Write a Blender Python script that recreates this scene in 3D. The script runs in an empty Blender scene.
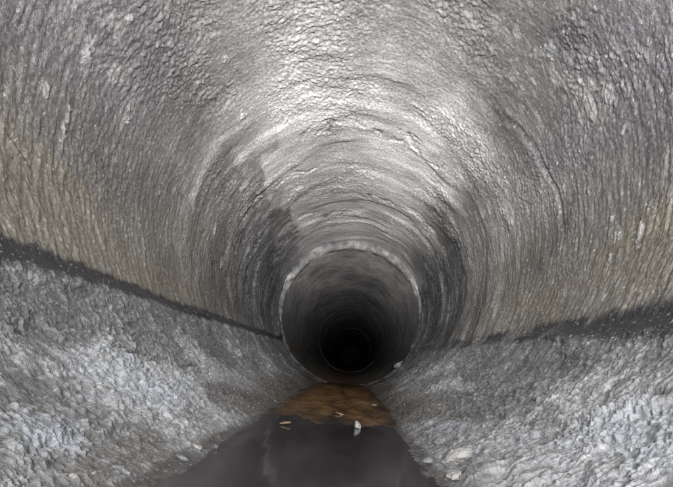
import bpy, math, random
import numpy as np
from mathutils import Matrix, Vector

# ------------------------------------------------------------------ basics
R = 0.5                      # inner radius of the pipe in metres; lengths below are in units of R
F = 400.0; VX, VY = 350.0, 361.5; ROLL = math.radians(5.5)
CX, CZ = 0.063, -0.657       # camera position in the cross-section
Y1, LEN = 5.48, 6.65         # first joint, pipe length
TIDE = math.radians(116.4)   # angle of the tide mark from the crown
SHORE = math.radians(162.5)  # angle at which the water meets the wall
WATER = -0.946
C = bpy.context.scene.collection
rng = np.random.default_rng(11)
random.seed(5)
pi = math.pi

def tag(o, label=None, cat=None, group=None, kind=None):
    if label: o['label'] = label
    if cat: o['category'] = cat
    if group: o['group'] = group
    if kind: o['kind'] = kind
    return o

def empty(name, loc=(0, 0, 0)):
    o = bpy.data.objects.new(name, None); C.objects.link(o); o.location = loc
    o.empty_display_size = 0.1
    return o

def onwall(px, py):
    """point of the photograph -> (angle from crown, distance) where that ray meets the round wall"""
    dx, dy = px - VX, VY - py
    X = dx*math.cos(ROLL) - dy*math.sin(ROLL); Z = dx*math.sin(ROLL) + dy*math.cos(ROLL)
    m = math.hypot(X, Z); ux, uz = X/m, Z/m
    b = CX*ux + CZ*uz; c = CX*CX + CZ*CZ - 1
    t = -b + math.sqrt(b*b - c)
    return math.atan2(CX+ux*t, CZ+uz*t), F*t/m

# ------------------------------------------------------------------ noise (wraps round the pipe in a)
def perlin(a, y, na, fy, seed):
    r = np.random.default_rng(seed)
    y = (y + 60.0)*fy
    y0 = np.floor(y).astype(np.int32); ny = 2048 if na < 400 else 1024
    x = (a/(2*pi))*na
    x0 = np.floor(x).astype(np.int32)
    ang = r.random((na, ny), dtype=np.float32)*2*pi
    gx, gy = np.cos(ang), np.sin(ang)
    fx = (x - x0).astype(np.float32); fyy = (y - y0).astype(np.float32)
    j = y0 % ny; i0 = x0 % na; i1 = (x0+1) % na
    u = fx*fx*fx*(fx*(fx*6-15)+10); v = fyy*fyy*fyy*(fyy*(fyy*6-15)+10)
    def g(i, jj, dx, dy): return gx[i, jj]*dx + gy[i, jj]*dy
    n00 = g(i0, j, fx, fyy); n10 = g(i1, j, fx-1, fyy)
    j1 = (j+1) % ny
    n01 = g(i0, j1, fx, fyy-1); n11 = g(i1, j1, fx-1, fyy-1)
    a0 = n00 + u*(n10-n00); a1 = n01 + u*(n11-n01)
    return (a0 + v*(a1-a0))*1.5

def fbm(a, y, na, fy, seed, octs=3, gain=0.5):
    s = 0; amp = 1.0
    for o in range(octs):
        s = s + amp*perlin(a, y, na*2**o, fy*2**o, seed+o*17)
        amp *= gain
    return s

def worley(a, y, na, fy, seed):
    r = np.random.default_rng(seed)
    y = (y + 60.0)*fy; x = (a/(2*pi))*na
    y0 = np.floor(y).astype(np.int32); x0 = np.floor(x).astype(np.int32)
    ny = 2048 if na < 400 else 1024
    jx = r.random((na, ny), dtype=np.float32); jy = r.random((na, ny), dtype=np.float32)
    cv = r.random((na, ny), dtype=np.float32)
    f1 = np.full(x.shape, 9, np.float32); f2 = f1.copy(); idv = np.zeros(x.shape, np.float32)
    ox = np.zeros(x.shape, np.float32); oy = ox.copy()
    for di in (-1, 0, 1):
        for dj in (-1, 0, 1):
            i = (x0+di) % na; j = (y0+dj) % ny
            ddx = (x0+di+jx[i, j]-x).astype(np.float32); ddy = (y0+dj+jy[i, j]-y).astype(np.float32)
            d = np.sqrt(ddx*ddx+ddy*ddy)
            closer = d < f1
            f2 = np.where(closer, f1, np.minimum(f2, d))
            idv = np.where(closer, cv[i, j], idv)
            oy = np.where(closer, ddy, oy)
            f1 = np.where(closer, d, f1)
    return f1, f2, idv, oy

def sm(x, e0, e1):
    t = np.clip((x-e0)/(e1-e0), 0, 1)
    return t*t*(3-2*t)

# ------------------------------------------------------------------ materials
def mat(name): 
    m = bpy.data.materials.new(name); m.use_nodes = True
    nt = m.node_tree; b = nt.nodes['Principled BSDF']
    return m, nt, b

def N(nt, t, **kw):
    n = nt.nodes.new(t)
    for k, v in kw.items():
        if k in n.inputs.keys(): n.inputs[k].default_value = v
        else: setattr(n, k, v)
    return n

def wall_material(name, su, sy, bump, rough_lo, rough_hi, spec=0.5, speck=0.5, coat=0.5):
    """damp concrete: colour and wetness from stains and painted light stored on the mesh, fine grain from noise laid along the pipe"""
    m, nt, b = mat(name); L = nt.links
    uv = N(nt, 'ShaderNodeUVMap'); uv.uv_map = 'pipe'
    mp = N(nt, 'ShaderNodeMapping'); mp.inputs['Scale'].default_value = (su, sy, 1)
    L.new(uv.outputs[0], mp.inputs[0])
    n1 = N(nt, 'ShaderNodeTexNoise', Scale=1.0, Detail=5.0, Roughness=0.62, Distortion=0.4)
    L.new(mp.outputs[0], n1.inputs['Vector'])
    mp2 = N(nt, 'ShaderNodeMapping'); mp2.inputs['Scale'].default_value = (su*3.1, sy*3.4, 1)
    L.new(uv.outputs[0], mp2.inputs[0])
    n2 = N(nt, 'ShaderNodeTexNoise', Scale=1.0, Detail=3.0, Roughness=0.6)
    L.new(mp2.outputs[0], n2.inputs['Vector'])
    col = N(nt, 'ShaderNodeAttribute'); col.attribute_name = 'stain_shade'
    wet = N(nt, 'ShaderNodeAttribute'); wet.attribute_name = 'wet'
    # value variation of the surface grain
    r1 = N(nt, 'ShaderNodeMapRange'); r1.inputs[1].default_value = 0.3; r1.inputs[2].default_value = 0.7
    r1.inputs[3].default_value = 1-speck; r1.inputs[4].default_value = 1+speck
    L.new(n1.outputs[0], r1.inputs[0])
    mul = N(nt, 'ShaderNodeVectorMath'); mul.operation = 'SCALE'
    L.new(col.outputs['Color'], mul.inputs[0]); L.new(r1.outputs[0], mul.inputs['Scale'])
    L.new(mul.outputs[0], b.inputs['Base Color'])
    # roughness
    ad = N(nt, 'ShaderNodeMath'); ad.operation = 'MULTIPLY_ADD'
    L.new(n2.outputs[0], ad.inputs[0]); ad.inputs[1].default_value = 0.5
    w2 = N(nt, 'ShaderNodeMath'); w2.operation = 'MULTIPLY'; w2.inputs[1].default_value = -0.75
    L.new(wet.outputs['Fac'], w2.inputs[0]); L.new(w2.outputs[0], ad.inputs[2])
    r2 = N(nt, 'ShaderNodeMapRange'); r2.inputs[1].default_value = -0.45; r2.inputs[2].default_value = 0.35
    r2.inputs[3].default_value = rough_lo; r2.inputs[4].default_value = rough_hi
    L.new(ad.outputs[0], r2.inputs[0]); L.new(r2.outputs[0], b.inputs['Roughness'])
    b.inputs['Specular IOR Level'].default_value = spec
    b.inputs['Coat Weight'].default_value = coat; b.inputs['Coat Roughness'].default_value = 0.11
    bp = N(nt, 'ShaderNodeBump', Strength=1.0, Distance=bump*R)
    hsum = N(nt, 'ShaderNodeMath'); hsum.operation = 'MULTIPLY_ADD'
    L.new(n2.outputs[0], hsum.inputs[0]); hsum.inputs[1].default_value = 0.35; L.new(n1.outputs[0], hsum.inputs[2])
    L.new(hsum.outputs[0], bp.inputs['Height']); L.new(bp.outputs[0], b.inputs['Normal'])
    if coat: L.new(bp.outputs[0], b.inputs['Coat Normal'])
    return m

M_upper = wall_material('damp_concrete', 66, 70, 0.0070, 0.16, 0.52, 0.7, 0.46)
M_crust = wall_material('lime_crust', 72, 96, 0.009, 0.06, 0.36, 1.0, 0.45, 0.9)
M_far = wall_material('far_concrete', 16, 16, 0.004, 0.40, 0.75, 0.35, 0.20, 0.0)

def stone_mat(name, c1, c2, rough, scale, bump=0.02):
    m, nt, b = mat(name); L = nt.links
    tc = N(nt, 'ShaderNodeTexCoord')
    n = N(nt, 'ShaderNodeTexNoise', Scale=scale, Detail=6.0, Roughness=0.65)
    L.new(tc.outputs['Object'], n.inputs['Vector'])
    cr = N(nt, 'ShaderNodeValToRGB'); cr.color_ramp.elements[0].position = 0.32; cr.color_ramp.elements[1].position = 0.68
    cr.color_ramp.elements[0].color = (*c1, 1); cr.color_ramp.elements[1].color = (*c2, 1)
    L.new(n.outputs[0], cr.inputs[0]); L.new(cr.outputs[0], b.inputs['Base Color'])
    b.inputs['Roughness'].default_value = rough
    bp = N(nt, 'ShaderNodeBump', Strength=0.8, Distance=bump*R)
    L.new(n.outputs[0], bp.inputs['Height']); L.new(bp.outputs[0], b.inputs['Normal'])
    return m
M_stone = stone_mat('pale_stone', (.20, .20, .20), (.58, .59, .60), 0.35, 45, .04)
M_white = stone_mat('white_stone', (.48, .47, .45), (.85, .85, .83), 0.3, 45, 0.03)
M_rim = stone_mat('broken_rim', (.09, .09, .09), (.36, .36, .355), 0.55, 22, 0.05)
M_rust = stone_mat('rust_glint', (.30, .20, .11), (.62, .48, .30), 0.25, 60)
M_dark = stone_mat('dark_blocker', (.012, .012, .012), (.03, .03, .03), 0.85, 8)  # near-black so the added end walls vanish in the dark
M_outer = stone_mat('outer_concrete', (.25, .25, .24), (.38, .37, .36), 0.8, 8)

# silt: rust-orange, wet
M_silt, nt, b = mat('rust_silt'); L = nt.links
tc = N(nt, 'ShaderNodeTexCoord')
mp = N(nt, 'ShaderNodeMapping'); mp.inputs['Scale'].default_value = (14, 5, 14)
L.new(tc.outputs['Object'], mp.inputs[0])
n = N(nt, 'ShaderNodeTexNoise', Scale=1.3, Detail=7.0, Roughness=0.62); L.new(mp.outputs[0], n.inputs['Vector'])
cr = N(nt, 'ShaderNodeValToRGB')
e = cr.color_ramp.elements
e[0].position = 0.30; e[0].color = (.15, .085, .036, 1)
e[1].position = 0.72; e[1].color = (.74, .45, .19, 1)
x = e.new(0.5); x.color = (.50, .265, .095, 1)
L.new(n.outputs[0], cr.inputs[0])
at = N(nt, 'ShaderNodeAttribute'); at.attribute_name = 'stain_shade'
mx = N(nt, 'ShaderNodeMix'); mx.data_type = 'RGBA'; mx.blend_type = 'MULTIPLY'; mx.inputs[0].default_value = 1
L.new(cr.outputs[0], mx.inputs[6]); L.new(at.outputs['Color'], mx.inputs[7])
L.new(mx.outputs[2], b.inputs['Base Color'])
b.inputs['Roughness'].default_value = 0.30; b.inputs['Coat Weight'].default_value = 1; b.inputs['Coat Roughness'].default_value = 0.08
n3 = N(nt, 'ShaderNodeTexNoise', Scale=60.0, Detail=4.0); L.new(tc.outputs['Object'], n3.inputs['Vector'])
bp = N(nt, 'ShaderNodeBump', Strength=0.7, Distance=0.010*R); L.new(n3.outputs[0], bp.inputs['Height']); L.new(bp.outputs[0], b.inputs['Normal'])

# water
M_water, nt, b = mat('murky_water'); L = nt.links
tc = N(nt, 'ShaderNodeTexCoord')
mp = N(nt, 'ShaderNodeMapping'); mp.inputs['Scale'].default_value = (9, 6, 1)
L.new(tc.outputs['Object'], mp.inputs[0])
n = N(nt, 'ShaderNodeTexNoise', Scale=1.6, Detail=3.0, Roughness=0.5); L.new(mp.outputs[0], n.inputs['Vector'])
bp = N(nt, 'ShaderNodeBump', Strength=0.30, Distance=0.0035*R); L.new(n.outputs[0], bp.inputs['Height']); L.new(bp.outputs[0], b.inputs['Normal'])
mp2 = N(nt, 'ShaderNodeMapping'); mp2.inputs['Scale'].default_value = (5, 1.6, 1)
L.new(tc.outputs['Object'], mp2.inputs[0])
n4 = N(nt, 'ShaderNodeTexNoise', Scale=1.0, Detail=4.0, Roughness=0.55); L.new(mp2.outputs[0], n4.inputs['Vector'])
cr = N(nt, 'ShaderNodeValToRGB'); e = cr.color_ramp.elements
e[0].position = 0.35; e[0].color = (.045, .036, .041, 1); e[1].position = 0.72; e[1].color = (.18, .165, .18, 1)  # paler streaks: bank reflections painted into the murky water colour
L.new(n4.outputs[0], cr.inputs[0]); L.new(cr.outputs[0], b.inputs['Base Color'])
b.inputs['Roughness'].default_value = 0.11; b.inputs['IOR'].default_value = 1.6

# ------------------------------------------------------------------ grid meshes
def grid_mesh(name, P, uv, stain_shade, wet, material, parent=None, closed=False, smooth=True):
    ny, na = P.shape[:2]
    me = bpy.data.meshes.new(name)
    nv = ny*na
    me.vertices.add(nv); me.vertices.foreach_set('co', (P*R).astype(np.float32).ravel())
    idx = np.arange(nv, dtype=np.int32).reshape(ny, na)
    if closed: right = np.roll(idx, -1, axis=1); q = np.stack([idx[:-1], right[:-1], right[1:], idx[1:]], -1).reshape(-1, 4)
    else: q = np.stack([idx[:-1, :-1], idx[:-1, 1:], idx[1:, 1:], idx[1:, :-1]], -1).reshape(-1, 4)
    nf = len(q)
    me.loops.add(nf*4); me.polygons.add(nf)
    me.loops.foreach_set('vertex_index', q.ravel())
    me.polygons.foreach_set('loop_start', np.arange(0, nf*4, 4, dtype=np.int32))
    me.polygons.foreach_set('loop_total', np.full(nf, 4, np.int32))
    me.polygons.foreach_set('use_smooth', np.full(nf, smooth, bool))
    me.update(calc_edges=True)
    if uv is not None:
        l = me.uv_layers.new(name='pipe'); l.data.foreach_set('uv', uv.reshape(-1, 2)[q.ravel()].astype(np.float32).ravel())
    if stain_shade is not None:
        a = me.attributes.new('stain_shade', 'FLOAT_COLOR', 'POINT')
        c = np.ones((nv, 4), np.float32); c[:, :3] = stain_shade.reshape(-1, 3); a.data.foreach_set('color', c.ravel())
    if wet is not None:
        a = me.attributes.new('wet', 'FLOAT', 'POINT'); a.data.foreach_set('value', wet.astype(np.float32).ravel())
    me.materials.append(material)
    o = bpy.data.objects.new(name, me); C.objects.link(o)
    if parent: o.parent = parent
    return o

def arc_mask(a, y, pts, wa, seed):
    """soft line through photograph points, in wall coordinates (distance from the line along the pipe)"""
    q = sorted(onwall(*p) for p in pts)
    A = np.array([t[0] for t in q]); Y = np.array([t[1] for t in q])
    yc = np.interp(a, A, Y)
    inside = sm(a, A[0]-0.04, A[0]+0.04)*(1-sm(a, A[-1]-0.04, A[-1]+0.04))
    return (y-yc)/wa, inside

# ---- relief, stains and painted light of the near pipe
def near_wall(a, y):
    """returns inward relief h, colour, wetness over the near pipe"""
    a = a.astype(np.float32); y = y.astype(np.float32)
    absa = np.abs(a)
    # warp
    w1 = fbm(a, y, 14, 1.6, 1, 3); w2 = fbm(a, y, 18, 2.1, 2, 3)
    aw = a + 0.045*w1; yw = y + 0.06*w2
    big = fbm(a, y, 9, 0.9, 3, 3)
    mid = fbm(aw, yw, 26, 5, 4, 3)
    # shingly flakes, longer round the pipe than along it
    f1, f2, idv, oy = worley(aw, yw, 72, 24, 5)
    edge = sm(f2-f1, 0.0, 0.30)
    flake = (idv-0.5)*0.9 + oy*0.55
    g1, g2, gid, goy = worley(aw+0.02*mid, yw+0.02*mid, 160, 62, 6)
    gedge = sm(g2-g1, 0.0, 0.35)
    fine = fbm(aw, yw, 260, 72, 7, 2)
    streak = fbm(a+0.03*w1, y, 70, 42, 8, 3)
    lfine_ = fbm(a, y, 480, 112, 33, 2)
    ridge = 1-np.abs(fbm(aw, yw, 46, 15, 9, 3))*1.6
    tid = TIDE + 0.010*fbm(a, y, 8, 1.7, 21, 3) + np.where(a > 0, 0.022*(1-sm(y, 1.0, 2.0)), 0.0)
    lo = sm(absa, tid-0.03, tid+0.07)            # 1 on the lower crust
    up = 1-lo
    side = sm(absa, 0.9, 1.5)*up                 # smoother flanks below the crown
    rough_amt = 0.25 + 0.85*sm(fbm(a, y, 12, 1.5, 10, 2), -0.25, 0.35)
    h_up = (0.0070*np.clip(idv-.52, 0, 1)*edge + 0.0009*oy*edge + 0.0085*np.clip(gid-.5, 0, 1)*gedge + 0.0024*mid + 0.0042*fine + 0.0020*lfine_)*rough_amt*(1-0.55*side) + 0.0012*streak + 0.005*big
    h_up += side*0.0028*streak
    # lower crust: lumps and ledges
    c1, c2, cid, coy = worley(aw+0.035*mid, yw+0.02*mid, 120, 56, 11)
    d1, d2, did, doy = worley(aw+.01*mid, yw+.01*mid, 260, 125, 12)
    lumps = np.clip(1-c1*1.15, 0, 1)*(0.3+0.7*cid)
    lump2 = np.clip(1-d1*1.2, 0, 1)*(0.25+0.75*did)
    shelf = sm(fbm(aw, yw, 24, 4.5, 13, 3), -0.15, 0.10)
    wild = 0.45+0.55*sm(fbm(a, y, 16, 1.9, 14, 2), -0.3, 0.3)
    lfine = fbm(aw, yw, 420, 75, 15, 2)
    wild = wild*(.62+.38*sm(y, .5, 1.3))*(.55+.45*sm(absa, TIDE+.06, TIDE+.3))
    h_lo = 0.008 + 1.3*wild*(0.008*lumps + 0.0055*lump2 + 0.007*(cid-.5)*sm(c2-c1,0,.22) + 0.005*coy*(1-c1) + .005*(did-.5)*sm(d2-d1,0,.2)) + 0.011*shelf + 0.0030*lfine + 0.010*big + 0.009*mid
    near_shore = sm(absa, SHORE-0.12, SHORE-.01)
    ceil_up = h_up
    h_lo = h_lo*(1-.80*near_shore) + near_shore*(.0015 + .006*fbm(a, y, 20, 2.5, 77, 3))
    band = fbm(a + .05*w1, y + .04*w1, 5, 2.6, 90, 4, .6)*sm(y, 1.2, 2.6)
    step = sm(fbm(a, y+.03*w1, 4, 1.7, 95, 3, .55), -.16, .22)*sm(y, 1.5, 2.6)
    ceil_up = ceil_up + .009*band + .016*(step-.5)
    jf = 1-.95*sm(y, Y1-1.3, Y1-.15); h_lo = h_lo*jf
    h = ceil_up*up + h_lo*lo
    h += (.030+.012*mid)*sm(y+.05*w2, Y1-.35, Y1-.02)*sm(absa+.1*w1, .75, 1.4)*up
    h = h*(1-0.6*sm(absa, SHORE+0.06, SHORE+0.16))
    # circumferential tool marks / erosion grooves
    dark = np.zeros_like(h); light = np.zeros_like(h)
    arcs = [([(300, 133), (323, 129), (350, 124), (386, 133), (430, 154), (446, 166)], .035, .014),
            ([(345, 197), (375, 196), (416, 219), (434, 236)], .05, .016),
            ([(274, 190), (293, 172), (322, 165)], .05, .016),
            ([(276, 236), (290, 221), (308, 216), (345, 214)], .07, .020),
            ([(195, 210), (205, 180), (222, 158), (240, 144)], .05, .012),
            ([(505, 118), (536, 150), (553, 189), (562, 232)], .025, .016),
            ([(400, 205), (425, 222), (440, 245), (447, 270)], .09, .018),
            ([(232, 250), (240, 225), (250, 205), (262, 190)], .08, .016),
            ([(250, 300), (247, 262), (257, 232), (272, 215)], .08, .016),
            ([(455, 300), (460, 262), (450, 228), (436, 205)], .10, .016)]
    for k, (pts, w, dep) in enumerate(arcs):
        sh = pts[0][0] in (505, 195); d, ins = arc_mask(a, y + (0.12*w2 + 0.09*mid + .02*fine)*(.15 if sh else 1), pts, w*(.8 if sh else .6), k); dep = dep*(.6 if sh else .8)
        brk = sm(fbm(a, y, 60, 6, 40+k, 2), -1.2 if sh else -0.45, 0.05)
        h -= dep*np.exp(-d*d)*ins*brk
        h += dep*0.3*np.exp(-(d-1.9)**2)*ins*brk
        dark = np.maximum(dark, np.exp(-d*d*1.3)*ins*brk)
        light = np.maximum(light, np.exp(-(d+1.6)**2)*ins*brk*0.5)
    # long cracks in the crust on the right, and faint one on the upper left
    def crack(pts, w, dep, seed):
        nonlocal h, dark
        q = sorted(((onwall(*p)[1], onwall(*p)[0]) for p in pts))
        Y = np.array([t[0] for t in q]); A = np.array([t[1] for t in q])
        ac = np.interp(y, Y, A); ins = sm(y, Y[0]-.02, Y[0]+.03)*(1-sm(y, Y[-1]-.03, Y[-1]+.02))
        d = (a - ac + 0.012*fbm(a, y, 70, 9, seed, 2))/w
        h -= dep*np.exp(-d*d)*ins
        h += dep*0.7*np.exp(-(d-1.8*np.sign(ac))**2)*ins
        dark = np.maximum(dark, np.exp(-d*d)*ins)
    crack([(672, 403), (645, 404), (618, 412), (590, 420), (570, 424)], .012, .018, 70)
    crack([(500, 330), (475, 352), (452, 366)], .012, .010, 71)
    crack([(560, 470), (600, 452), (625, 447)], .012, .012, 72)
    crack([(10, 132), (22, 148), (34, 168)], .010, .010, 73)
    crack([(120, 356), (160, 362), (205, 372)], .010, .012, 74)
    # -------- colour
    grey = np.array([.245, .238, .232], np.float32)
    col = np.ones(a.shape+(3,), np.float32)*grey
    def mixc(c, m):
        nonlocal col
        m = np.clip(m, 0, 1)[..., None]; col = col*(1-m) + np.array(c, np.float32)*m
    tone = 1 + 0.30*big + 0.16*mid + 0.10*streak + 0.26*band*up
    # pale crown between its ragged edges
    Lp = [onwall(*p) for p in [(268, 150), (264, 172), (272, 202), (290, 216), (302, 230), (296, 242)]]
    Rp = [onwall(*p) for p in [(448, 0), (462, 60), (474, 120), (472, 160), (452, 190), (432, 215), (424, 242)]]
    Lp = sorted((t[1], t[0]) for t in Lp); Rp = sorted((t[1], t[0]) for t in Rp)
    ypatch = y + .22*w2 + .06*mid
    aL = np.interp(ypatch, [t[0] for t in Lp], [t[1] for t in Lp]); aR = np.interp(ypatch, [t[0] for t in Rp], [t[1] for t in Rp])
    rag = 0.10*w1 + 0.06*mid
    soft = 0.75 - 0.72*sm(y, Lp[0][0]-0.45, Lp[0][0]+.10)
    aL = aL - 0.55*(1-sm(y, Lp[0][0]-.7, Lp[0][0]))
    crown = np.clip((a+rag-aL)/soft+.5, 0, 1)*np.clip((aR-a+rag+.9*w2*.2)/0.42+.5, 0, 1)
    mixc((.62, .61, .60), crown*(.50+.42*sm(y, 2.0, 3.0)))
    tone = tone - .16*band*up*crown
    # near shoulders darkened to purple-grey: lamp vignetting painted into the colour
    mixc((.165, .155, .172), sm(absa+.1*w1, .55, 1.1)*(1-sm(absa, 1.45, 1.9))*(1-sm(y+.3*w2, 1.1, 2.6))*0.9)
    # ochre flanks
    oc = sm(absa, 1.25, 1.7)*up*(1-sm(y, 2.2, 4.0))
    mixc((.245, .225, .178), oc*(0.45+0.55*sm(fbm(a, y, 18, 1.2, 16, 3), -.3, .3)))
    # damp dark flanks towards the joint
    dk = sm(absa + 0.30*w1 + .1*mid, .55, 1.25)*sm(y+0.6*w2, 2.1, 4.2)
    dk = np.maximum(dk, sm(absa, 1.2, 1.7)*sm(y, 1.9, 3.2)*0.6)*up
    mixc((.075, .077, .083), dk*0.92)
    # pale mottled chips
    chip = np.maximum(sm(fbm(aw, yw, 110, 26, 17, 2), .32, .6)*.5, np.maximum(sm(idv, .72, .8)*edge, sm(gid, .74, .82)*gedge*.8))*(0.25+0.75*sm(w2+.3*w1, -.3, .4))
    mixc((.62, .61, .58), chip*up*(1-.7*side)*0.55)
    vst = sm(fbm(a, y, 40, 34, 18, 2), .22, .6)*side
    mixc((.36, .35, .31), vst*0.45)
    # crust: its own grey, with wet highlights painted as pale cool patches
    cb = sm(fbm(a, y, 16, 1.8, 19, 4) + .20*np.exp(-((y-1.1)/.5)**2), -.12, .42)  # mid-bank glare painted lighter, near corners left darker
    mixc((.215, .22, .225), lo)
    cm = sm(absa + .08*w1, TIDE+.08, TIDE+.32)
    mixc((.66, .69, .735), lo*cb*(.25+.75*cm)*0.75)
    mixc((.60, .60, .58), lo*np.clip(lumps*1.5-0.35, 0, 1)*0.5)
    mixc((.075, .073, .068), lo*(1-sm(c2-c1, 0.02, 0.14))*0.45*sm(w2+.5*mid, -.4, .3))
    mixc((.72, .74, .76), (.35+.65*cm)*lo*np.maximum(sm(did, .58, .72)*sm(d2-d1, .05, .25), sm(cid, .7, .8)*sm(c2-c1, .08, .25)*.8)*(.3+.7*cb)*.75)
    mixc((.12, .12, .118), lo*(1-sm(did, .12, .3))*.5)
    # brown dirt along the shoreline, far end especially
    mixc((.20, .15, .085), lo*sm(absa + .04*w1, SHORE-0.36, SHORE-0.05)*(0.12+0.5*sm(y, 1.5, 2.6)))
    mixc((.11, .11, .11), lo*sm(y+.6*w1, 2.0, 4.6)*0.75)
    mixc((.06, .05, .04), sm(absa + .03*w1, SHORE-0.36, SHORE-0.08)*sm(y, 1.5, 2.3)*0.85)
    mixc((.09, .085, .075), sm(absa + .012*mid + .012*w1, SHORE-0.055, SHORE-0.03)*.75)
    # tide mark
    off = absa - tid
    wmark = np.where(a < 0, 0.043, 0.056) + np.where(a > 0, .032, .020)*(1-sm(y, .9, 1.9))
    jag = 0.015*fbm(a, y, 60, 16, 20, 3)+0.005*fine
    mark = sm(off+jag, -wmark*1.15, -wmark*0.55)*(1-sm(off+jag, wmark*0.55, wmark*1.25))
    mark = mark*np.where(a > 0, .35+.65*sm(fbm(a, y, 30, 5, 97, 3)+.55*(2.4-y), -.45, .15), 1)
    mixc((.018, .018, .024), mark*0.95)
    mixc((.06, .06, .06), dark*0.5)  # hollows of grooves and cracks shaded in the colour
    mixc((.6, .6, .58), light*0.4)  # lit edges of the grooves painted into the colour
    # mineral streaks seen on the flanks
    def blob(px, py, ra, ry, hh, c, k=1.0):
        nonlocal h
        a0, y0 = onwall(px, py)
        d = np.sqrt(((a-a0)/ra)**2 + ((y-y0)/ry)**2) + 0.8*fine + 0.5*mid + .4*lfine_
        m = 1-sm(d, .35, 1.15)
        h += hh*m*.8
        mixc(c, m*k)
    W = (.74, .75, .76)
    for (px, py, ra, ry, hh) in [(609, 218, .030, .020, .012), (614, 235, .035, .022, .013), (606, 262, .040, .012, .008), (637, 233, .050, .014, .010),
                                 (601, 296, .022, .010, .008), (563, 262, .05, .010, .006), (648, 204, .012, .010, .01), (222, 262, .05, .035, .014), (215, 258, .04, .02, .012),
                                 (242, 116, .028, .040, .014), (129, 120, .03, .03, .014), (88, 55, .06, .018, .008), (70, 118, .05, .010, .008), (65, 140, .05, .010, .009), (48, 92, .03, .014, .008),
                                 (161, 193, .02, .012, .008), (548, 52, .035, .03, .010), (568, 60, .02, .02, .008), (243, 185, .05, .04, .012), (213, 230, .05, .03, .012),
                                 (172, 45, .02, .02, .012), (130, 20, .02, .02, .008), (225, 60, .03, .03, .01), (622, 130, .015, .015, .01)]:
        blob(px, py, ra*.9, ry*.9, hh*.7, W, 0.6)
    Bl = (.60, .65, .72)  # blue-white wet glints of the lower banks, painted as pale lumps
    for (px, py, ra, ry, hh) in [(140, 392, .10, .10, .012), (165, 400, .06, .07, .012), (187, 385, .035, .06, .014), (182, 395, .03, .05, .014), (30, 440, .05, .09, .012),
                                 (60, 450, .03, .05, .012), (615, 430, .05, .05, .014), (640, 440, .05, .06, .012), (570, 445, .05, .04, .01), (450, 435, .05, .11, .014), (430, 425, .04, .10, .014),
                                 (660, 470, .04, .04, .014), (462, 432, .04, .10, .014), (110, 360, .04, .05, .010), (193, 452, .02, .035, .012), (120, 476, .02, .02, .012), (90, 372, .03, .04, .01)]:
        blob(px, py, ra*1.25, ry*1.2, hh*.45, Bl, 0.5)
    col = col*np.clip(tone, .45, 1.7)[..., None]
    # scattered wetter grains, their glint also painted as pale colour
    sp = sm(fbm(a, y, 520, 90, 30, 1), .55, .75)
    mixc((.75, .75, .75), sp*0.6)
    wet = np.clip(-.5*mark + 0.45 + 0.25*big + 0.5*lo + 0.25*crown - 0.2*oc + 0.25*dk + 0.3*sp, -.2, 1.2)
    # the last hand's width before the joint: pale smeared mortar
    mort = sm(y+.1*mid, Y1-.55, Y1-.25)*(1-sm(absa+.1*w1, .5, 1.3))
    mixc((.36, .355, .35), mort*0.6)
    return h, col, wet

def wall_grid(a1, y1, centre=(0, 0), rad=1.0, fn=near_wall):
    A, Y = np.meshgrid(a1, y1)
    h, col, wet = fn(A, Y)
    r = rad - h
    P = np.stack([centre[0]+np.sin(A)*r, Y, centre[1]+np.cos(A)*r], -1)
    uv = np.stack([A*rad, Y], -1)
    return P, uv, col, wet

def lathe_shell(name, y0, y1, rin, rout, centre, material, parent, n=128):
    """outer jacket and both end faces of a pipe, as one open-hearted shell"""
    a = np.linspace(-pi, pi, n, endpoint=False)
    rows = [(y0, rin), (y0, rout), (y1, rout), (y1, rin)]
    P = np.array([[(centre[0]+math.sin(t)*r, y, centre[1]+math.cos(t)*r) for t in a] for y, r in rows])
    return grid_mesh(name, P, None, None, None, material, parent, closed=True, smooth=False)

# ------------------------------------------------------------------ near pipe
near = empty('concrete_pipe', (0, 0, 0))
tag(near, 'nearest rough grey concrete pipe, pale crown, dark tide mark along both flanks', 'pipe', 'concrete pipes laid end to end')
yb = np.linspace(Y1-LEN, 0.40, 40, endpoint=False)
yv = np.geomspace(0.40, Y1, 900)
ys = np.concatenate([yb, yv])
split = TIDE + 0.045
au = np.linspace(-split, split, 1340)
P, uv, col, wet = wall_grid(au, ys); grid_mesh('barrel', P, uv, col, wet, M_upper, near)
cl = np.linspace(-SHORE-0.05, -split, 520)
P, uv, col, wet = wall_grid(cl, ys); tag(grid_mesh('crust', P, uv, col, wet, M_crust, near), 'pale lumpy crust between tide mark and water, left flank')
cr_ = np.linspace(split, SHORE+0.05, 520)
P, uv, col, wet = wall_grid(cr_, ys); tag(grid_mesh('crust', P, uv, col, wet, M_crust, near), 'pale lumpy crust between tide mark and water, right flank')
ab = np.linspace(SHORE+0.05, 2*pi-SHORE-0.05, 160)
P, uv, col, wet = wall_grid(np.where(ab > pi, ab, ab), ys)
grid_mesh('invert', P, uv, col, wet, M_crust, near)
lathe_shell('outer_wall', Y1-LEN, Y1-0.02, 1.03, 1.18, (0, 0), M_outer, near)

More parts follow.
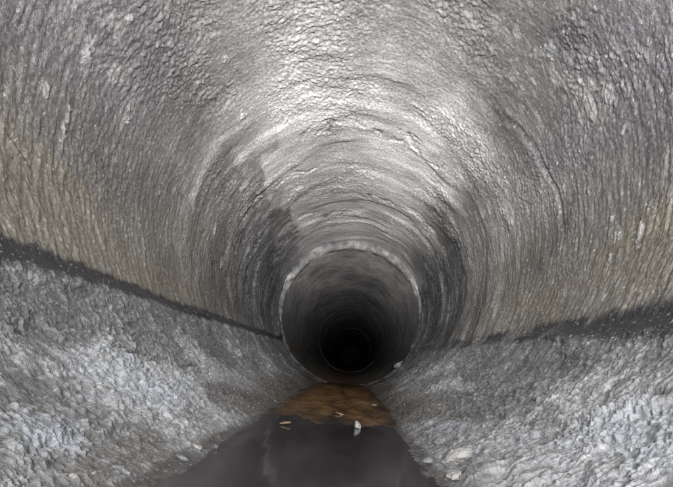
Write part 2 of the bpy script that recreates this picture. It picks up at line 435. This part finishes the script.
# ------------------------------------------------------------------ following pipes
def far_wall_fn(seed, y0, dim):
    def fn(a, y):
        a = a.astype(np.float32); y = y.astype(np.float32); absa = np.abs(np.where(a > pi, a-2*pi, a))
        w1 = fbm(a, y, 10, 1.0, seed, 3); w2 = fbm(a, y, 26, 2.2, seed+1, 3)
        f1, f2, idv, oy = worley(a+.05*w1, y+.1*w2, 60, 7, seed+2)
        h = 0.006*w1 + 0.004*w2 + 0.003*(idv-.5)
        col = np.ones(a.shape+(3,), np.float32)*np.array([.60, .59, .58], np.float32)*dim*(1-.35*sm(y, y0+1.5, y0+4))[..., None]  # dimmed with distance: lamp fall-off painted into the colour
        def mixc(c, m):
            nonlocal col
            m = np.clip(m, 0, 1)[..., None]; col = col*(1-m)+np.array(c, np.float32)*dim*m
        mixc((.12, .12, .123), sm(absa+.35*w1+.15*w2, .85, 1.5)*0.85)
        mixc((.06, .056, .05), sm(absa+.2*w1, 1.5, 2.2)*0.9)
        mixc((.32, .32, .31), sm(w2, .3, .7)*(1-sm(absa, .6, 1.4))*.5)
        mixc((.09, .05, .022), sm(absa+.06*w1, 2.75, 2.9)*.8)
        col = col*np.clip(1+.4*w1+.25*w2, .3, 1.8)[..., None]
        return h, col, np.clip(.3+.3*w1+.4*sm(absa, 1.6, 2.2), 0, 1)
    return fn

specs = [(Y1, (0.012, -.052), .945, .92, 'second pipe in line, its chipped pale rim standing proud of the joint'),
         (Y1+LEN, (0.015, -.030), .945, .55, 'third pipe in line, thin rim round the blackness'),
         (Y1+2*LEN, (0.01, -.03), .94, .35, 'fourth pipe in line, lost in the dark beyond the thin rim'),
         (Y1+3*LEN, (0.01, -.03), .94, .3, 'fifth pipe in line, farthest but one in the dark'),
         (Y1+4*LEN, (0.01, -.03), .94, .3, 'last pipe in line, ending at the added wall')]
for k, (y0, cen, rad, dim, label) in enumerate(specs):
    root = empty('concrete_pipe', (0, y0*R, 0))
    tag(root, label, 'pipe', 'concrete pipes laid end to end')
    inv = Matrix.Translation((0, -y0*R, 0))
    a1 = np.linspace(-pi, pi, 700 if k == 0 else 360)
    yy = np.geomspace(y0+.03, y0+LEN, 260 if k == 0 else 120)
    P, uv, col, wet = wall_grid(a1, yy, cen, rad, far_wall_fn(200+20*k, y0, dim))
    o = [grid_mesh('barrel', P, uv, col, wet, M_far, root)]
    # rim: thick at the crown, thin at the flanks and foot (bores are offset)
    n = 720; a = np.linspace(-pi, pi, n, endpoint=False); z = 0*a
    n1 = fbm(a, z, 30, 1, 300+k, 4, .6); n2 = fbm(a, z, 90, 1, 310+k, 3, .6)
    n3r = fbm(a, z, 14, 1, 330+k, 3, .6)
    ro = 1.008 if k == 0 else 1.0
    cxx, czz = cen
    sx, sz = np.sin(a), np.cos(a)
    def ring(r, yv, c=cen): return np.stack([c[0]+sx*r, yv+0*a, c[1]+sz*r], -1)
    ri = rad + .003*n1 + .002*n2
    pale = 1-sm(np.abs(a)+.25*n1, .7, 1.9)  # smoothstep reversed
    chipd = np.clip(n3r-.05, 0, 1)*.050 + np.clip(n1-.1, 0, 1)*.016
    rows = [ring(ri-.002, y0+.10), ring(ri-.006+chipd*1.5, y0+.02+.003*n2), ring(ri+.004+chipd*1.5, y0-.004+.004*n2+.006*n3r),
            np.stack([sx*(.5*(ri+ro))+cxx*.5, y0-.018+.006*n3r+0*a, sz*(.5*(ri+ro))+czz*.5], -1),
            np.stack([sx*(ro-.016+.026*n3r+.004*n1), y0-.012+.004*n2+0*a, sz*(ro-.016+.026*n3r+.004*n1)], -1),
            np.stack([sx*(ro+.03), y0+.03+0*a, sz*(ro+.03)], -1)]
    rr_ = np.stack(rows)
    tn = (.085 + .12*pale*np.clip(1+.7*n3r, .2, 1.5) + .16*np.clip(n3r+.1, 0, 1))
    AA, KK = np.meshgrid(a, np.arange(6)*.05)
    tn2 = tn[None]*np.clip(1+.7*fbm(AA, KK, 44, 22, 350+k, 4, .6), .35, 1.6)
    st_ = np.stack([tn2, tn2*.99, tn2*.975], -1)
    uv_ = np.stack([np.repeat(a[None], 6, 0), y0 + np.arange(6)[:, None]*.09 + 0*a[None]], -1)
    o.append(grid_mesh('rim', rr_, uv_, st_, np.full(rr_.shape[:2], .3), M_far, root, closed=True))
    o.append(lathe_shell('outer_wall', y0, y0+LEN-.02, 1.03, 1.18, (0, 0), M_outer, root))
    for q in o: q.matrix_parent_inverse = inv

# pipe behind the camera and walls added at either end to keep sky light out
root = empty('concrete_pipe', (0, (Y1-2*LEN)*R, 0)); tag(root, 'pipe laid behind the nearest one, out of view', 'pipe', 'concrete pipes laid end to end')
a1 = np.linspace(-pi, pi, 240); yy = np.linspace(Y1-2*LEN, Y1-LEN-.01, 60)
P, uv, col, wet = wall_grid(a1, yy, (0, 0), .99, far_wall_fn(400, 0, 1.0))
o = grid_mesh('barrel', P, uv, col, wet, M_far, root); o.matrix_parent_inverse = Matrix.Translation((0, -(Y1-2*LEN)*R, 0))
def slab(name, y, label):
    n = 64; a = np.linspace(0, 2*pi, n, endpoint=False)
    rows = [(y, 1e-4), (y, 1.3), (y+.25, 1.3), (y+.25, 1e-4)]
    P = np.array([[(math.sin(t)*r, yv, math.cos(t)*r) for t in a] for yv, r in rows])
    return tag(grid_mesh(name, P, None, None, None, M_dark, None, closed=True, smooth=False), label, 'wall')
slab('sky_blocker', Y1+5*LEN+.02, 'added dark wall keeping sky light out of the far end of the pipe run')
slab('sky_blocker', Y1-2*LEN-.30, 'added unseen wall keeping sky light out of the pipe run behind the viewer')

# ------------------------------------------------------------------ silt bed beyond the pool
xs = np.linspace(-.62, .62, 420); yy = np.geomspace(1.35, Y1-.02, 520)
X, Y = np.meshgrid(xs, yy)
ax = X*3.0
q1 = fbm(ax, Y, 20, 2.2, 500, 4); q2 = fbm(ax, Y, 60, 7, 501, 3); q3 = fbm(ax, Y, 8, .8, 502, 2)
base = np.interp(Y, [1.3, 1.62, 1.80, 2.1, 3.2, 4.6, 5.5], [-.985, -.962, -.9465, -.940, -.938, -.950, -.966])
base = base + 0.02*X*X
Z = base + .0040*q1 + .0010*q2 + .004*q3
st = np.ones(X.shape+(3,), np.float32)
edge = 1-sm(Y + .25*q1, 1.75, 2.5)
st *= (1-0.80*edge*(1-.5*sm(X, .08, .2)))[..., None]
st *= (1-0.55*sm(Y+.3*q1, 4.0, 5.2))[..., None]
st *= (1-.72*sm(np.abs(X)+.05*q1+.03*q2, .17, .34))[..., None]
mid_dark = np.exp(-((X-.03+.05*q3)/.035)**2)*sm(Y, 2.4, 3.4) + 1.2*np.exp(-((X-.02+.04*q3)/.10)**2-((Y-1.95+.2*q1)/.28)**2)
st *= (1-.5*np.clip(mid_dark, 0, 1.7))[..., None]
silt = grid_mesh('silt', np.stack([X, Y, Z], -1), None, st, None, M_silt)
tag(silt, 'rust orange wet silt lying in the pipe bottom beyond the dark pool', 'silt', kind='structure')

# ------------------------------------------------------------------ water
xs = np.linspace(-.36, .36, 160); yy = np.linspace(-1.1, 2.6, 300)
X, Y = np.meshgrid(xs, yy)
Z = WATER + .0012*fbm(X*3, Y, 16, 1.4, 600, 3)
o = grid_mesh('water', np.stack([X, Y, Z], -1), None, None, None, M_water)
tag(o, 'still dark brown water pooled in the pipe bottom, reflecting the walls', 'water', kind='structure')

# ------------------------------------------------------------------ stones
def stone(name, loc, size, material, seed, label, cat='stone', group=None, rot=0, angular=False):
    """an irregular water-worn or broken lump"""
    r = np.random.default_rng(seed)
    nu, nv_ = 40, 28
    u = np.linspace(0, 2*pi, nu, endpoint=False); v = np.linspace(0, pi, nv_)
    U, V = np.meshgrid(u, v)
    D = np.stack([np.sin(V)*np.cos(U), np.sin(V)*np.sin(U), np.cos(V)], -1)
    rr = np.ones(U.shape)
    for k in range(9 if angular else 6):
        d = r.normal(size=3); d /= np.linalg.norm(d)
        lim = r.uniform(.55, .85)
        dp = D@d
        rr = np.minimum(rr, np.where(dp > 1e-3, lim/np.maximum(dp, 1e-3), 9))
    for k in range(10):
        d = r.normal(size=3)*r.uniform(2, 8); rr = rr*(1+.03*np.sin(D@d*1.6+r.uniform(0, 6)))
    P = D*rr[..., None]*np.array(size)
    me_o = grid_mesh(name, P, None, None, None, material, None, closed=True)
    me_o.location = (loc[0]*R, loc[1]*R, loc[2]*R); me_o.rotation_euler = (r.uniform(-.2, .2), r.uniform(-.2, .2), rot)
    return tag(me_o, label, cat, group)

def on_level(px, py, z):
    dx, dy = px-VX, VY-py
    X = dx*math.cos(ROLL)-dy*math.sin(ROLL); Zz = dx*math.sin(ROLL)+dy*math.cos(ROLL)
    t = (z-CZ)/Zz
    return (CX+X*t, F*t, z)

p = on_level(357.5, 428, -.945)
stone('pebble', (p[0], p[1], -.934), (.014, .018, .022), M_white, 3, 'small bright white pebble standing at the far edge of the pool', 'pebble')
gr = 'small stones on the rust silt'
for (px, py, s, lab, m) in [(285, 423, .016, 'tan stone added for a glint at the left end of the pool edge', M_rust),  # glints on the wet silt, added as small rusty stones
                            (340, 414, .016, 'small rusty stone added for a glint straight behind the pool', M_rust),
                            (374, 405, .014, 'pale grey flat stone at the right side of the silt', M_stone)]:
    p = on_level(px, py, -.938)
    stone('pebble', (p[0], p[1], -.937), (s*1.6, s*.8, s*.32), m, int(px), lab, 'pebble', gr)
gr = 'pale stones along the water edge'
def wstone(px, py, s, seed, lab, m=M_stone, el=1.4, sink=.4):
    a0, y0 = onwall(px, py)
    s = s*.78; r = 1-.012-s*.25
    o = stone('stone', (math.sin(a0)*r, y0, math.cos(a0)*r), (s*el, s, s*.75), m, seed, lab, 'stone', gr, rot=0.3, angular=True)
    o.rotation_euler = (0, a0+pi, .3*(-1)**seed)
for args in [(459, 464, .040, 21, 'largest white broken stone at the right water edge', M_white, 1.5),
             (440, 461, .020, 22, 'round grey-white stone left of the largest one at the right water edge', M_stone, 1.0),
             (429, 466, .018, 23, 'pale flat stone lowest at the right water edge, touching the pool', M_stone, 1.6),
             (456, 481, .022, 24, 'white stone at the foot of the right shore, cut by the picture edge', M_white, 1.2),
             (431, 428, .030, 25, 'long pale stone bedded in the right crust above the water edge', M_stone, 1.8),
             (443, 445, .026, 26, 'pale stone between the long one and the largest white one on the right', M_stone, 1.4),
             (463, 433, .030, 27, 'broad bluish slab-like stone high on the right crust', M_stone, 1.8),
             (194, 451, .014, 28, 'small white stone on the left shore just above the water', M_white, 1.5),
             (214, 451, .010, 29, 'tiny pale stone right of the small white one on the left shore', M_stone, 1.2),
             (180, 463, .012, 30, 'flat pale stone at the left water line', M_stone, 1.8)]:
    wstone(*args)

# broken bit of the second pipe's edge
a0, y0 = onwall(396, 366)
stone('concrete_chunk', (math.sin(a0)*.955, Y1-.05, math.cos(a0)*.955-.01), (.085, .04, .04), M_rim, 77, 'broken grey concrete chunk caught on the lower right of the chipped rim', 'rubble', rot=.2, angular=True).rotation_euler = (0, -0.6, 0)
# ------------------------------------------------------------------ camera
cam_d = bpy.data.cameras.new('camera'); cam = bpy.data.objects.new('camera', cam_d); C.objects.link(cam)
cr_, sr_ = math.cos(ROLL), math.sin(ROLL)
m = Matrix(((cr_, -sr_, 0, CX*R), (0, 0, -1, 0), (sr_, cr_, 0, CZ*R), (0, 0, 0, 1)))
m = Matrix(((cr_, -sr_, 0.0, CX*R), (0.0, 0.0, -1.0, 0.0), (sr_, cr_, 0.0, CZ*R), (0, 0, 0, 1)))
cam.matrix_world = m
cam_d.sensor_fit = 'HORIZONTAL'; cam_d.sensor_width = 36.0; cam_d.lens = 36.0*F/673.0
cam_d.shift_x = -(VX-336.5)/673.0; cam_d.shift_y = (VY-243.5)/673.0
cam_d.clip_start = 0.005; cam_d.clip_end = 200
bpy.context.scene.camera = cam

# ------------------------------------------------------------------ light: the inspection lamps the picture is lit by, sky outside
def lamp(x, z, y, energy, ax_, az, size, blend, rad):
    d = bpy.data.lights.new('inspection_lamp', 'SPOT'); d.energy = energy; d.spot_size = math.radians(size); d.spot_blend = blend
    d.shadow_soft_size = rad; d.color = (1.0, .985, .985)
    o = bpy.data.objects.new('inspection_lamp', d); C.objects.link(o)
    o.location = ((CX+x)*R, y*R, (CZ+z)*R)
    dr = Vector((ax_, 1, az)); o.rotation_euler = dr.to_track_quat('-Z', 'Y').to_euler()
    return o
for sx_ in (-1, 1):
    lamp(sx_*.20, .34, -.70, 48.0, .02+sx_*.03, .46, 88, 1.0, .02)
    lamp(sx_*.20, .34, -.70, 17.5, .02+sx_*.10, .16, 136, 1.0, .02)
    lamp(sx_*.10, .34, -.70, 150.0, .0, .17, 40, 1.0, .02)

w = bpy.data.worlds.new('World'); bpy.context.scene.world = w; w.use_nodes = True
nt = w.node_tree; sky = nt.nodes.new('ShaderNodeTexSky'); sky.sky_type = 'NISHITA'; sky.sun_disc = False
sky.sun_elevation = math.radians(45); sky.sun_rotation = math.radians(180)
nt.links.new(sky.outputs[0], nt.nodes['Background'].inputs[0]); nt.nodes['Background'].inputs[1].default_value = 0.05

s = bpy.context.scene
s.view_settings.view_transform = 'Standard'; s.view_settings.look = 'None'; s.view_settings.gamma = 1; s.view_settings.exposure = 0
s.view_settings.use_curve_mapping = False
